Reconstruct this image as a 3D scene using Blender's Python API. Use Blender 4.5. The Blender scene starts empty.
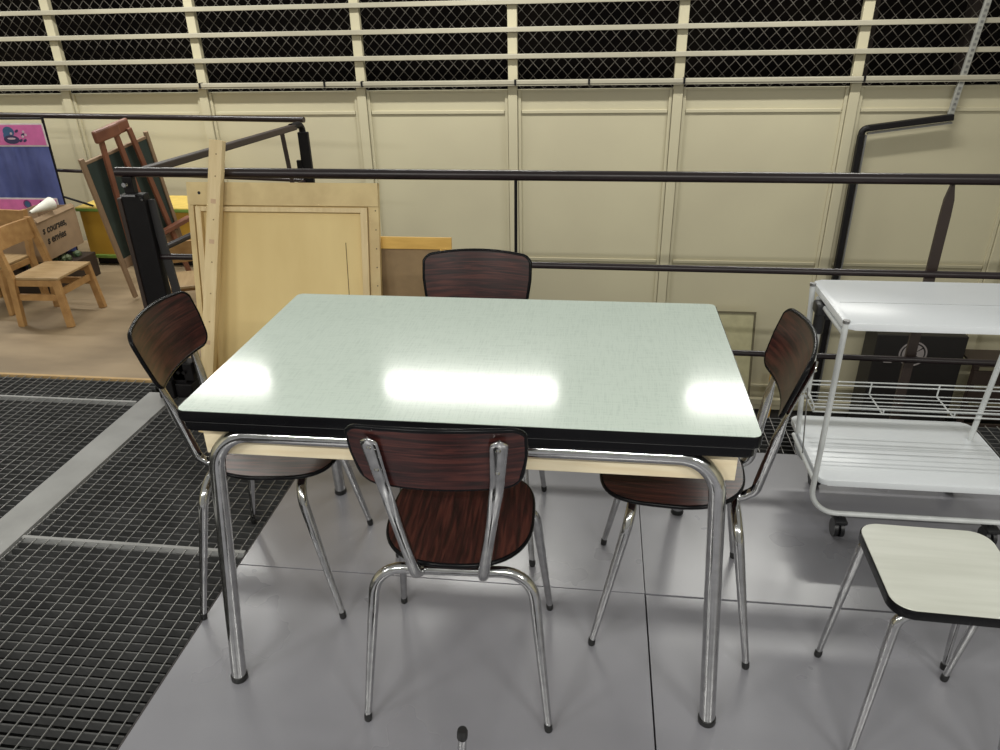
import bpy, bmesh, math, random
from mathutils import Vector, Matrix
random.seed(4)
PI = math.pi
SC = bpy.context.scene
COL = SC.collection

# ------------------------------------------------------------------ camera
cam_d = bpy.data.cameras.new('camera')
cam_d.sensor_width = 36.0
cam_d.lens = 740.23 * 36 / 1000
cam_d.clip_start = 0.02
cam = bpy.data.objects.new('camera', cam_d)
COL.objects.link(cam)
yaw, pitch, roll = -0.1367, 0.4607, -0.0229
cy, sy, cp, sp = math.cos(yaw), math.sin(yaw), math.cos(pitch), math.sin(pitch)
f = Vector((sy * cp, cy * cp, -sp)); r0 = Vector((cy, -sy, 0)); u0 = r0.cross(f)
r = r0 * math.cos(roll) + u0 * math.sin(roll)
u = -r0 * math.sin(roll) + u0 * math.cos(roll)
M = Matrix((r, u, -f)).transposed().to_4x4()
M.translation = Vector((0.2715, -1.6404, 1.5056))
cam.matrix_world = M
SC.camera = cam

# ------------------------------------------------------------------ world, exposure
SC.view_settings.view_transform = 'Standard'
SC.view_settings.look = 'None'
SC.view_settings.gamma = 1
SC.view_settings.use_curve_mapping = False
SC.view_settings.exposure = 0.50
SC.cycles.use_denoising = True
W = bpy.data.worlds.new('world'); SC.world = W; W.use_nodes = True
W.node_tree.nodes['Background'].inputs[0].default_value = (0.86, 0.86, 0.80, 1)
W.node_tree.nodes['Background'].inputs[1].default_value = 0.27


def area(name, loc, rot, sx, sy_, power, col=(1, 0.99, 0.93)):
    d = bpy.data.lights.new(name, 'AREA'); d.shape = 'RECTANGLE'; d.size = sx; d.size_y = sy_
    d.energy = power; d.color = col
    o = bpy.data.objects.new(name, d); COL.objects.link(o); o.location = loc; o.rotation_euler = rot
    return o


# fluorescent luminaires of the room: one row in front of the grille wall, one over the aisle behind the camera
LAMPS = []
for lx in (-4.35, -2.43, -0.50, 1.43):
    LAMPS.append((lx, 2.55, 2.20, 18.5))
for lx in (-3.8, -1.6, 0.6, 2.8):
    LAMPS.append((lx, -3.3, 2.90, 54))
for lx, ly, lz, pw in LAMPS:
    area('tube_light', (lx, ly, lz), (0, 0, 0), 1.10, 0.085, pw)

# ------------------------------------------------------------------ materials
MATS = {}


def mat(name, col, rough=0.5, metal=0.0, spec=0.5, col2=None, scale=20.0, stretch=(1, 1, 1), fac=(0.35, 0.65),
        bump=0.0, bscale=200.0, coat=0.0, detail=4.0, rvar=0.0, coord='Object'):
    if name in MATS: return MATS[name]
    m = bpy.data.materials.new(name); m.use_nodes = True
    nt = m.node_tree; b = nt.nodes['Principled BSDF']
    b.inputs['Base Color'].default_value = (*col, 1)
    b.inputs['Roughness'].default_value = rough
    b.inputs['Metallic'].default_value = metal
    b.inputs['Specular IOR Level'].default_value = spec
    b.inputs['Coat Weight'].default_value = coat
    b.inputs['Coat Roughness'].default_value = 0.08
    tc = nt.nodes.new('ShaderNodeTexCoord'); mp = nt.nodes.new('ShaderNodeMapping')
    mp.inputs['Scale'].default_value = stretch
    nt.links.new(tc.outputs[coord], mp.inputs['Vector'])
    c2 = col2 if col2 else tuple(c * 0.86 for c in col)
    n = nt.nodes.new('ShaderNodeTexNoise'); n.inputs['Scale'].default_value = scale
    n.inputs['Detail'].default_value = detail
    nt.links.new(mp.outputs['Vector'], n.inputs['Vector'])
    cr = nt.nodes.new('ShaderNodeValToRGB')
    cr.color_ramp.elements[0].position = fac[0]; cr.color_ramp.elements[1].position = fac[1]
    cr.color_ramp.elements[0].color = (*c2, 1); cr.color_ramp.elements[1].color = (*col, 1)
    nt.links.new(n.outputs['Fac'], cr.inputs['Fac'])
    nt.links.new(cr.outputs['Color'], b.inputs['Base Color'])
    if rvar:
        mr = nt.nodes.new('ShaderNodeMapRange')
        mr.inputs['To Min'].default_value = max(0.02, rough - rvar); mr.inputs['To Max'].default_value = rough + rvar
        nt.links.new(n.outputs['Fac'], mr.inputs['Value']); nt.links.new(mr.outputs['Result'], b.inputs['Roughness'])
    if bump:
        n2 = nt.nodes.new('ShaderNodeTexNoise'); n2.inputs['Scale'].default_value = bscale
        nt.links.new(mp.outputs['Vector'], n2.inputs['Vector'])
        bp = nt.nodes.new('ShaderNodeBump'); bp.inputs['Strength'].default_value = bump; bp.inputs['Distance'].default_value = 0.002
        nt.links.new(n2.outputs['Fac'], bp.inputs['Height']); nt.links.new(bp.outputs['Normal'], b.inputs['Normal'])
    MATS[name] = m
    return m


wall_paint = mat('cream_paint', (0.56, 0.515, 0.36), 0.42, col2=(0.52, 0.475, 0.335), scale=1.6, rvar=0.05)
bar_paint = mat('cream_bar_paint', (0.43, 0.40, 0.31), 0.45, col2=(0.39, 0.36, 0.28), scale=5)
wire_m = mat('galvanised_wire', (0.15, 0.135, 0.115), 0.45, metal=0.5)
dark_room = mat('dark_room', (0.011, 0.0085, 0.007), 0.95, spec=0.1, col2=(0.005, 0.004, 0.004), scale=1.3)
dark_floor = mat('dark_lower_floor', (0.012, 0.010, 0.010), 0.9)
panel_floor = mat('grey_floor_panel', (0.24, 0.238, 0.262), 0.29, spec=0.9, col2=(0.215, 0.213, 0.235), scale=2.2, rvar=0.08, bump=0.05)
seam_m = mat('dark_seam', (0.05, 0.045, 0.045), 0.8)
strip_m = mat('grey_steel_strip', (0.33, 0.33, 0.325), 0.5, col2=(0.27, 0.27, 0.265), scale=6)
grate_m = mat('grating_steel', (0.085, 0.085, 0.085), 0.5, metal=0.3, col2=(0.055, 0.055, 0.055), scale=8)
rod_m = mat('grating_rod_steel', (0.30, 0.295, 0.285), 0.4, metal=0.5, scale=10)
pit_m = mat('dark_pit', (0.020, 0.020, 0.020), 0.9, col2=(0.010, 0.010, 0.011), scale=3)
plyfloor = mat('plywood_floor', (0.31, 0.23, 0.14), 0.55, col2=(0.22, 0.16, 0.095), scale=2.2, stretch=(1, 3, 1), rvar=0.1)
ply_edge = mat('plywood_edge', (0.50, 0.33, 0.15), 0.6)
chrome = mat('chrome', (0.60, 0.60, 0.60), 0.12, metal=1.0, col2=(0.48, 0.48, 0.48), scale=40, rvar=0.05)
rubber = mat('black_rubber', (0.012, 0.012, 0.012), 0.45)
black_edge = mat('black_edge_band', (0.005, 0.005, 0.006), 0.25, spec=0.14)
pine = mat('pale_pine', (0.82, 0.72, 0.52), 0.55, col2=(0.74, 0.62, 0.42), scale=6, stretch=(1, 9, 9))
pine_v = mat('pale_pine_upright', (0.76, 0.60, 0.34), 0.55, col2=(0.66, 0.50, 0.26), scale=6, stretch=(9, 9, 0.9))
ply = mat('aged_plywood', (0.80, 0.62, 0.29), 0.6, col2=(0.72, 0.54, 0.24), scale=2.4, stretch=(2.5, 2.5, 0.9), fac=(0.3, 0.7), detail=6)
ply_frame = mat('aged_frame_wood', (0.72, 0.56, 0.28), 0.6, col2=(0.58, 0.43, 0.21), scale=9)
ochre_wood = mat('ochre_wood', (0.78, 0.48, 0.12), 0.5, col2=(0.66, 0.39, 0.09), scale=7, stretch=(1, 1, 6))
brown_board = mat('brown_hardboard', (0.30, 0.20, 0.10), 0.7)
rail_m = mat('brown_black_rail_paint', (0.022, 0.013, 0.014), 0.32, metal=0.0, col2=(0.015, 0.009, 0.010), scale=14)
rail_black = mat('black_steel', (0.008, 0.007, 0.008), 0.45, spec=0.25)
brown_bar = mat('brown_bar_paint', (0.040, 0.026, 0.021), 0.5)
beech = mat('beech_wood', (0.42, 0.24, 0.09), 0.5, col2=(0.32, 0.17, 0.06), scale=7, stretch=(3, 3, 3))
beech_seat = mat('beech_seat', (0.38, 0.26, 0.13), 0.5, col2=(0.31, 0.20, 0.09), scale=7, stretch=(1, 6, 1))
red_wood = mat('reddish_easel_wood', (0.22, 0.085, 0.045), 0.5, col2=(0.15, 0.055, 0.03), scale=9)
grey_wood = mat('greyish_brown_wood', (0.26, 0.17, 0.10), 0.6, scale=9)
chalk = mat('chalkboard_green', (0.020, 0.034, 0.028), 0.6, col2=(0.03, 0.045, 0.038), scale=6)
blue_cloth = mat('blue_cloth', (0.20, 0.24, 0.56), 0.85, col2=(0.14, 0.17, 0.42), scale=5, bump=0.2)
pink = mat('pink_card', (0.72, 0.17, 0.44), 0.55)
white_card = mat('white_card', (0.72, 0.66, 0.66), 0.55)
blue_ink = mat('blue_ink', (0.055, 0.13, 0.27), 0.6)
navy_ink = mat('navy_ink', (0.05, 0.04, 0.12), 0.6)
plum_ink = mat('plum_ink', (0.22, 0.03, 0.16), 0.6)
pale_ink = mat('pale_ink', (0.68, 0.50, 0.60), 0.6)
kraft = mat('kraft_cardboard', (0.34, 0.235, 0.145), 0.75, scale=12)
ink = mat('black_print', (0.02, 0.016, 0.014), 0.7)
paper = mat('white_paper', (0.75, 0.74, 0.66), 0.6)
yellow_p = mat('yellow_panel', (0.52, 0.30, 0.035), 0.45, col2=(0.45, 0.25, 0.03), scale=3)
yellow_t = mat('yellow_top', (0.78, 0.56, 0.13), 0.45)
green_e = mat('green_edge', (0.19, 0.33, 0.06), 0.45)
white_m = mat('white_lacquer', (0.78, 0.81, 0.84), 0.32, col2=(0.74, 0.77, 0.80), scale=4)
white_tube = mat('white_tube', (0.62, 0.64, 0.64), 0.35)
grey_tube = mat('thin_grey_metal', (0.25, 0.25, 0.25), 0.4, metal=0.6)
black_pl = mat('black_plastic', (0.012, 0.012, 0.014), 0.42)
galv = mat('galvanised_strut', (0.42, 0.42, 0.39), 0.45, metal=0.4, scale=30)
glass_green = mat('greenish_board', (0.40, 0.37, 0.22), 0.35)
frame_dark = mat('dark_bronze_frame', (0.10, 0.085, 0.045), 0.5)
black_box_m = mat('black_case', (0.012, 0.010, 0.010), 0.5)
emblem_m = mat('grey_print', (0.30, 0.27, 0.27), 0.6)
ceil_m = mat('ceiling_grey', (0.22, 0.22, 0.21), 0.8)
lamp_body = mat('lamp_housing', (0.7, 0.7, 0.68), 0.5)
crate_g = mat('dark_green_toys', (0.03, 0.07, 0.03), 0.6, col2=(0.10, 0.12, 0.05), scale=25)


def laminate():
    m = bpy.data.materials.new('mint_laminate'); m.use_nodes = True
    nt = m.node_tree; b = nt.nodes['Principled BSDF']
    tc = nt.nodes.new('ShaderNodeTexCoord')
    outs = []
    for st in ((420, 25, 10), (25, 420, 10)):
        mp = nt.nodes.new('ShaderNodeMapping'); mp.inputs['Scale'].default_value = st
        n = nt.nodes.new('ShaderNodeTexNoise'); n.inputs['Scale'].default_value = 1.0; n.inputs['Detail'].default_value = 3
        nt.links.new(tc.outputs['Object'], mp.inputs['Vector']); nt.links.new(mp.outputs['Vector'], n.inputs['Vector'])
        outs.append(n)
    mx = nt.nodes.new('ShaderNodeMath'); mx.operation = 'ADD'
    nt.links.new(outs[0].outputs['Fac'], mx.inputs[0]); nt.links.new(outs[1].outputs['Fac'], mx.inputs[1])
    cr = nt.nodes.new('ShaderNodeValToRGB')
    cr.color_ramp.elements[0].position = 0.72; cr.color_ramp.elements[1].position = 1.0
    hf = nt.nodes.new('ShaderNodeMath'); hf.operation = 'MULTIPLY'; hf.inputs[1].default_value = 1.0
    nt.links.new(mx.outputs[0], hf.inputs[0])
    cr.color_ramp.elements[0].position = 0.80; cr.color_ramp.elements[1].position = 1.0
    cr.color_ramp.elements[0].color = (0.59, 0.68, 0.61, 1); cr.color_ramp.elements[1].color = (0.665, 0.755, 0.68, 1)
    nt.links.new(hf.outputs[0], cr.inputs['Fac']); nt.links.new(cr.outputs['Color'], b.inputs['Base Color'])
    b.inputs['Roughness'].default_value = 0.12
    b.inputs['Specular IOR Level'].default_value = 0.30
    return m


mint = laminate()


def rosewood(name, stretch):
    m = bpy.data.materials.new(name); m.use_nodes = True
    nt = m.node_tree; b = nt.nodes['Principled BSDF']
    tc = nt.nodes.new('ShaderNodeTexCoord'); mp = nt.nodes.new('ShaderNodeMapping')
    mp.inputs['Scale'].default_value = stretch
    n = nt.nodes.new('ShaderNodeTexNoise'); n.inputs['Scale'].default_value = 1.0; n.inputs['Detail'].default_value = 6
    n.inputs['Distortion'].default_value = 0.8
    nt.links.new(tc.outputs['Object'], mp.inputs['Vector']); nt.links.new(mp.outputs['Vector'], n.inputs['Vector'])
    cr = nt.nodes.new('ShaderNodeValToRGB')
    e = cr.color_ramp.elements
    e[0].position = 0.38; e[0].color = (0.018, 0.008, 0.008, 1)
    e[1].position = 0.66; e[1].color = (0.085, 0.026, 0.020, 1)
    k = e.new(0.52); k.color = (0.042, 0.013, 0.012, 1)
    nt.links.new(n.outputs['Fac'], cr.inputs['Fac']); nt.links.new(cr.outputs['Color'], b.inputs['Base Color'])
    b.inputs['Roughness'].default_value = 0.28
    b.inputs['Specular IOR Level'].default_value = 0.4
    return m


rose_h = rosewood('rosewood_laminate_back', (7, 7, 110))
rose_s = rosewood('rosewood_laminate_seat', (110, 7, 7))


def stool_lam():
    return mat('cream_laminate', (0.68, 0.69, 0.62), 0.28, col2=(0.60, 0.61, 0.54), scale=3, stretch=(1.2, 14, 1), detail=5)


cream_lam = stool_lam()


# ------------------------------------------------------------------ mesh helpers
def finish(name, bm, m, parent=None, smooth=None):
    me = bpy.data.meshes.new(name)
    bmesh.ops.recalc_face_normals(bm, faces=bm.faces)
    bm.to_mesh(me); bm.free()
    me.materials.append(m)
    if smooth is not None:
        me.shade_smooth() if smooth is True else None
        if smooth is not True:
            me.shade_smooth(); me.set_sharp_from_angle(angle=math.radians(smooth))
    o = bpy.data.objects.new(name, me); COL.objects.link(o)
    if parent: o.parent = parent
    return o


def box(bm, x0, x1, y0, y1, z0, z1, bev=0.0, mat4=None):
    vs = [bm.verts.new((x, y, z)) for z in (z0, z1) for y in (y0, y1) for x in (x0, x1)]
    idx = ((0, 1, 3, 2), (4, 6, 7, 5), (0, 4, 5, 1), (1, 5, 7, 3), (3, 7, 6, 2), (2, 6, 4, 0))
    fs = [bm.faces.new([vs[i] for i in q]) for q in idx]
    if bev:
        es = list({e for f_ in fs for e in f_.edges})
        res = bmesh.ops.bevel(bm, geom=es, offset=bev, segments=2, affect='EDGES', profile=0.5)
        vs = list({v for v in res['verts']} | {v for v in vs if v.is_valid})
    if mat4 is not None:
        for v in vs: v.co = mat4 @ v.co
    return vs


def boxes(name, lst, m, parent=None, bev=0.0):
    bm = bmesh.new()
    for b in lst: box(bm, *b, bev=bev)
    return finish(name, bm, m, parent)


def bar(bm, a, b, w, d, upv=(0, 0, 1), bev=0.0):
    """rectangular bar from a to b; w = width sideways, d = thickness along upv-ish"""
    a, b = Vector(a), Vector(b); t = (b - a); L = t.length; t.normalize()
    up = Vector(upv)
    s = t.cross(up)
    if s.length < 1e-4: s = t.cross(Vector((1, 0, 0)))
    s.normalize(); n = s.cross(t).normalized()
    m4 = Matrix((s, n, t)).transposed().to_4x4(); m4.translation = a
    return box(bm, -w / 2, w / 2, -d / 2, d / 2, 0, L, bev, m4)


def fillet(pts, rad, seg=8):
    """round the inner corners of a polyline; rad = number or list"""
    P = [Vector(p) for p in pts]; out = [P[0]]
    for i in range(1, len(P) - 1):
        rr = rad[i - 1] if isinstance(rad, (list, tuple)) else rad
        a = (P[i - 1] - P[i]).normalized(); b = (P[i + 1] - P[i]).normalized()
        ang = a.angle(b)
        if rr <= 0 or ang > PI - 0.02: out.append(P[i]); continue
        d = min(rr / math.tan(ang / 2), (P[i - 1] - P[i]).length * 0.49 if i > 1 else 9, (P[i + 1] - P[i]).length * 0.49 if i < len(P) - 2 else 9)
        rr = d * math.tan(ang / 2)
        bis = (a + b).normalized(); c = P[i] + bis * (rr / math.sin(ang / 2))
        v0 = (P[i] + a * d) - c; v1 = (P[i] + b * d) - c
        tot = v0.angle(v1); ax = v0.cross(v1).normalized()
        for k in range(seg + 1):
            out.append(c + Matrix.Rotation(tot * k / seg, 3, ax) @ v0)
    out.append(P[-1])
    return out


def tube(bm, pts, rad, n=14, caps=True, flat=None):
    """sweep a circle; rad = number or function of arc fraction; flat = (function of fraction -> (side scale, normal scale), normal)"""
    P = [Vector(p) for p in pts]
    L = [0.0]
    for i in range(1, len(P)): L.append(L[-1] + (P[i] - P[i - 1]).length)
    rings = []; prev = None
    for i, p in enumerate(P):
        t = (P[min(i + 1, len(P) - 1)] - P[max(i - 1, 0)]).normalized()
        if prev is None:
            ref = Vector((0, 0, 1)) if abs(t.z) < 0.9 else Vector((0, 1, 0))
            if flat: ref = Vector(flat[1])
            nn = (ref - t * ref.dot(t)).normalized()
        else:
            nn = (prev - t * prev.dot(t)).normalized()
        prev = nn; s = t.cross(nn)
        fr = L[i] / L[-1]
        rr = rad(fr) if callable(rad) else rad
        ks, kn = flat[0](fr) if flat else (1, 1)
        rings.append([bm.verts.new(p + s * (math.cos(2 * PI * k / n) * rr * ks) + nn * (math.sin(2 * PI * k / n) * rr * kn)) for k in range(n)])
    for i in range(len(rings) - 1):
        for k in range(n):
            bm.faces.new((rings[i][k], rings[i][(k + 1) % n], rings[i + 1][(k + 1) % n], rings[i + 1][k]))
    if caps:
        bm.faces.new(rings[0][::-1]); bm.faces.new(rings[-1])
    return rings


def tube_obj(name, pts, rad, m, parent=None, n=14, flat=None):
    bm = bmesh.new(); tube(bm, pts, rad, n, True, flat)
    return finish(name, bm, m, parent, smooth=50)


def round_poly(pts, rads, seg=7):
    """2-D polygon with rounded corners"""
    out = []; n = len(pts)
    P = [Vector(p) for p in pts]
    for i in range(n):
        rr = rads[i] if isinstance(rads, (list, tuple)) else rads
        p, a, b = P[i], P[i - 1], P[(i + 1) % n]
        da = (a - p).normalized(); db = (b - p).normalized(); ang = da.angle(db)
        if rr <= 0: out.append(p); continue
        d = rr / math.tan(ang / 2); c = p + (da + db).normalized() * (rr / math.sin(ang / 2))
        v0 = p + da * d - c; v1 = p + db * d - c
        a0 = math.atan2(v0.y, v0.x); a1 = math.atan2(v1.y, v1.x)
        dd = (a1 - a0 + PI) % (2 * PI) - PI
        for k in range(seg + 1):
            t = a0 + dd * k / seg; out.append(c + Vector((math.cos(t), math.sin(t))) * rr)
    return out


def slab(name, outline, z0, z1, m, parent=None, bev=0.0, seg=2, smooth=40):
    bm = bmesh.new()
    lo = [bm.verts.new((p[0], p[1], z0)) for p in outline]; hi = [bm.verts.new((p[0], p[1], z1)) for p in outline]
    fb = bm.faces.new(lo[::-1]); ft = bm.faces.new(hi)
    n = len(lo)
    for i in range(n): bm.faces.new((lo[i], lo[(i + 1) % n], hi[(i + 1) % n], hi[i]))
    if bev:
        bmesh.ops.bevel(bm, geom=list(ft.edges) + list(fb.edges), offset=bev, segments=seg, affect='EDGES', profile=0.5)
    return finish(name, bm, m, parent, smooth=smooth)


def disc(bm, c, r_, m4, z0, z1, n=24, sx=1, sy_=1, rot=0):
    lo = []; hi = []
    for k in range(n):
        t = 2 * PI * k / n; x, y = math.cos(t) * r_ * sx, math.sin(t) * r_ * sy_
        x, y = x * math.cos(rot) - y * math.sin(rot), x * math.sin(rot) + y * math.cos(rot)
        lo.append(bm.verts.new(m4 @ Vector((c[0] + x, c[1] + y, z0)))); hi.append(bm.verts.new(m4 @ Vector((c[0] + x, c[1] + y, z1))))
    bm.faces.new(lo[::-1]); bm.faces.new(hi)
    for i in range(n): bm.faces.new((lo[i], lo[(i + 1) % n], hi[(i + 1) % n], hi[i]))


def ring(bm, c, r0_, r1_, m4, z0, z1, n=40, a0=0, a1=2 * PI):
    full = abs(a1 - a0 - 2 * PI) < 1e-4
    Q = []
    for k in range(n + (0 if full else 1)):
        t = a0 + (a1 - a0) * k / n
        Q.append([bm.verts.new(m4 @ Vector((c[0] + math.cos(t) * q, c[1] + math.sin(t) * q, z))) for q, z in ((r0_, z0), (r1_, z0), (r1_, z1), (r0_, z1))])
    for k in range(len(Q) if full else len(Q) - 1):
        A, B = Q[k], Q[(k + 1) % len(Q)]
        for j in range(4): bm.faces.new((A[j], A[(j + 1) % 4], B[(j + 1) % 4], B[j]))
    if not full:
        bm.faces.new(Q[0]); bm.faces.new(Q[-1][::-1])


def tag(o, label=None, cat=None, group=None, kind=None):
    if label: o['label'] = label
    if cat: o['category'] = cat
    if group: o['group'] = group
    if kind: o['kind'] = kind
    return o


def thing(name, label, cat, loc=(0, 0, 0), rz=0, group=None, kind=None):
    o = bpy.data.objects.new(name, None); o.empty_display_size = 0.05; COL.objects.link(o)
    o.location = loc; o.rotation_euler = (0, 0, rz)
    return tag(o, label, cat, group, kind)


def dup(o, parent=None, loc=None, rz=None):
    c = o.copy(); COL.objects.link(c)
    if parent: c.parent = parent
    for ch in list(o.children): dup(ch, c)
    if loc is not None: c.location = loc; c.rotation_euler = (0, 0, rz)
    return c


# ------------------------------------------------------------------ setting
WY = 3.40          # face of the cream wall
LOW = -1.22        # lower floor behind the railing
mull = [-5.5, -4.44, -3.40, -2.395, -1.296, -0.295, 0.743, 1.794, 2.85, 3.9, 4.95]
wall = thing('wall_back', 'cream panelled partition wall with bars and dark wire mesh above', 'wall', kind='structure')
boxes('wall_panel', [(-5.5, 5.0, WY, WY + 0.05, LOW, 1.03)], wall_paint, wall)
for x in mull:
    bm = bmesh.new()
    box(bm, x - 0.030, x + 0.030, WY - 0.030, WY - 0.001, LOW + 0.02, 1.075, 0.003)
    box(bm, x - 0.052, x - 0.034, WY - 0.016, WY - 0.001, LOW + 0.02, 1.028)
    box(bm, x + 0.034, x + 0.052, WY - 0.016, WY - 0.001, LOW + 0.02, 1.028)
    box(bm, x - 0.030, x + 0.030, WY - 0.010, WY + 0.03, 1.076, 1.95, 0.003)
    finish('mullion', bm, wall_paint, wall)
bm = bmesh.new()
for i in range(len(mull) - 1):
    a, b = mull[i] + 0.056, mull[i + 1] - 0.056
    for z in (0.897, -0.088, -1.02):
        box(bm, a, b, WY - 0.012, WY - 0.001, z - 0.011, z + 0.011, 0.003)
    box(bm, a, b, WY - 0.008, WY - 0.001, 1.018, 1.030)
finish('panel_moulding', bm, wall_paint, wall)
boxes('wall_ledge', [(-5.5, 5.0, WY - 0.07, WY - 0.032, -1.15, -1.10)], wall_paint, wall, bev=0.006)
for k, z in enumerate((1.230, 1.383, 1.536, 1.690, 1.845)):
    boxes('grille_bar', [(-5.5, 5.0, WY - 0.045, WY - 0.012, z - 0.014, z + 0.014)], bar_paint, wall, bev=0.003)
bm = bmesh.new()
box(bm, -5.5, 5.0, WY - 0.075, WY - 0.034, 1.068, 1.094, 0.004)
box(bm, -5.5, 5.0, WY - 0.070, WY - 0.034, 1.060, 1.066)
finish('lowest_grille_rail', bm, bar_paint, wall)
bm = bmesh.new()
for x in (-4.42, -2.38, -1.52, -1.27, -0.272, 0.19, 0.77, 1.82, 3.0):
    box(bm, x - 0.006, x + 0.006, WY - 0.079, WY - 0.034, 1.064, 1.097)
finish('rail_joint', bm, rail_black, wall)
bm = bmesh.new()
dx, dz = 0.074, 0.077
zb, zt = 1.03, 1.95
nx = int(10.6 / dx)
for s in (1, -1):
    for k in range(-12, nx + 12):
        xa = -5.5 + k * dx
        xb = xa + s * (zt - zb) / dz * dx
        # clip to the wall width
        A, B = Vector((xa, WY + 0.075 + 0.003 * s, zb)), Vector((xb, WY + 0.075 + 0.003 * s, zt))
        if min(A.x, B.x) > 5 or max(A.x, B.x) < -5.5: continue
        bar(bm, A, B, 0.0035, 0.0035, (0, 1, 0))
ml = finish('wire_mesh', bm, wire_m, wall)
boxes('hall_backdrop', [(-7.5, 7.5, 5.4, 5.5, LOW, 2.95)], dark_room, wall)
# dim racks standing behind the mesh, seen as slightly lighter streaks
bm = bmesh.new()
for x in (2.2, 2.9, 3.4, 4.4):
    box(bm, x, x + 0.06, 4.7, 4.8, LOW, 2.6)
finish('dim_post', bm, mat('dim_brown', (0.035, 0.025, 0.02), 0.9), wall)

tag(boxes('floor', [(-7.5, 7.5, 1.16, 5.4, LOW - 0.1, LOW)], dark_floor), kind='structure')
# grey floor panels with open joints
fl = thing('floor', None, None, kind='structure')
g = 0.0022
for (x0, x1, y0, y1) in ((-0.770, 0.448 - g, -2.6, 0.008 - g), (0.448 + g, 1.668 - g, -2.6, 0.005 - g), (1.668 + g, 2.9, -2.6, 0.005 - g),
                         (-0.770, 0.448 - g * 0.6, 0.008 + g, 0.80), (0.448 + g * 0.6, 1.668 - g, 0.008 + g, 0.80), (1.668 + g, 2.9, 0.008 + g, 0.80)):
    boxes('floor_panel', [(x0, x1, y0, y1, -0.03, 0)], panel_floor, fl)
boxes('joint_fill', [(-0.766, 2.9, -2.6, 0.798, -0.05, -0.031)], seam_m, fl)
boxes('edge_angle', [(-0.776, -0.771, -2.6, 0.80, -0.05, -0.001)], seam_m, fl)


def grating(name, x0, x1, y0, y1, bands=()):
    t = thing(name, None, None, kind='structure')
    bm = bmesh.new()
    n = int((y1 - y0) / 0.030)
    for k in range(n + 1):
        y = y0 + k * 0.030
        box(bm, x0, x1, y - 0.0022, y + 0.0022, -0.030, -0.004)
    finish('bearing_bars', bm, grate_m, t)
    bm = bmesh.new()
    n = int((x1 - x0) / 0.043)
    for k in range(n + 1):
        x = x0 + 0.01 + k * 0.043
        if x > x1: break
        box(bm, x - 0.0010, x + 0.0010, y0, y1, -0.0039, -0.0005)
    finish('cross_rods', bm, rod_m, t)
    for y in bands:
        boxes('joint_bar', [(x0, x1, y - 0.006, y + 0.006, -0.03, 0.0)], strip_m, t)
    return t


grating('floor', -1.540, -0.780, -2.6, 1.06, (0.066,))
grating('floor', -4.40, -1.690, -2.6, 1.170, (0.972,))
grating('floor', -0.78, 3.2, 0.806, 1.085)
tag(boxes('floor', [(-1.680, -1.545, -2.6, 1.06, -0.03, 0.001)], strip_m, bev=0.0), kind='structure')
tag(boxes('floor', [(-4.4, 3.2, -2.6, 1.085, -0.42, -0.38)], pit_m), kind='structure')
bm = bmesh.new()
for k in range(14):
    x = -4.2 + k * 0.27
    box(bm, x, x + 0.05, -2.6, 1.1, -0.37, -0.27)
tag(finish('floor', bm, mat('under_beam', (0.045, 0.045, 0.043), 0.8)), kind='structure')
# plywood floor of the children's corner
pf = thing('floor', None, None, kind='structure')
boxes('plywood_sheet', [(-5.6, -1.60, 1.19, WY - 0.04, -0.02, 0.0)], plyfloor, pf)
boxes('plywood_edge', [(-5.6, -1.60, 1.172, 1.189, -0.012, 0.001)], ply_edge, pf)
tag(boxes('wall_left', [(-5.62, -5.55, -4.5, WY, -0.4, 3.0)], wall_paint), kind='structure')
tag(boxes('wall_right', [(5.0, 5.08, -4.5, WY, -1.3, 3.0)], wall_paint), kind='structure')
tag(boxes('floor', [(-5.6, 5.0, -4.5, -2.62, -0.03, 0)], panel_floor), kind='structure')

for i, (lx, ly, lz, pw) in enumerate(LAMPS):
    L = thing('ceiling_lamp', 'long fluorescent ceiling lamp hanging in front of the grille' if ly > 0 else 'long fluorescent ceiling lamp over the front aisle', 'lamp', (lx, ly, lz), 0,
              'fluorescent lamps before the grille' if ly > 0 else 'fluorescent lamps over the aisle')
    bm = bmesh.new()
    box(bm, -0.60, 0.60, -0.10, 0.10, 0.02, 0.07, 0.006)
    for s in (-1, 1):
        box(bm, -0.60, 0.60, s * 0.10 - 0.004, s * 0.10 + 0.004, -0.01, 0.03)
    finish('housing', bm, lamp_body, L)
    for s in (-0.5, 0.5): tube_obj('hanger', [(s, 0, 0.071), (s, 0, 1.2)], 0.006, grey_tube, L, 8)

# cable conduit on the wall: galvanised perforated strut that ends in a black duct
bm = bmesh.new()
bar(bm, (2.455, WY - 0.05, 1.95), (2.355, WY - 0.05, 0.855), 0.034, 0.022, (0, 1, 0), 0.003)
st = finish('cable_strut', bm, galv)
tag(st, 'perforated galvanised strut running up the grille to the black duct', 'strut')
bm = bmesh.new()
for k in range(36):
    t = 0.01 + k * 0.027
    p = Vector((2.455, 0, 1.95)).lerp(Vector((2.355, 0, 0.855)), t)
    box(bm, p.x - 0.007, p.x + 0.007, WY - 0.0635, WY - 0.0605, p.z - 0.007, p.z + 0.007)
finish('slot', bm, grey_tube, st)
duct = thing('cable_duct', 'black angled cable duct fixed down the cream wall', 'duct')
bm = bmesh.new()
bar(bm, (2.365, WY - 0.075, 0.862), (1.895, WY - 0.075, 0.80), 0.036, 0.04, (0, 1, 0), 0.004)
tube(bm, fillet([(1.90, WY - 0.075, 0.80), (1.862, WY - 0.075, 0.795), (1.859, WY - 0.075, 0.74)], 0.03), 0.020, 12)
bar(bm, (1.859, WY - 0.075, 0.76), (1.868, WY - 0.075, -1.09), 0.034, 0.04, (0, 1, 0), 0.004)
finish('duct_run', bm, rail_black, duct)
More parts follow.
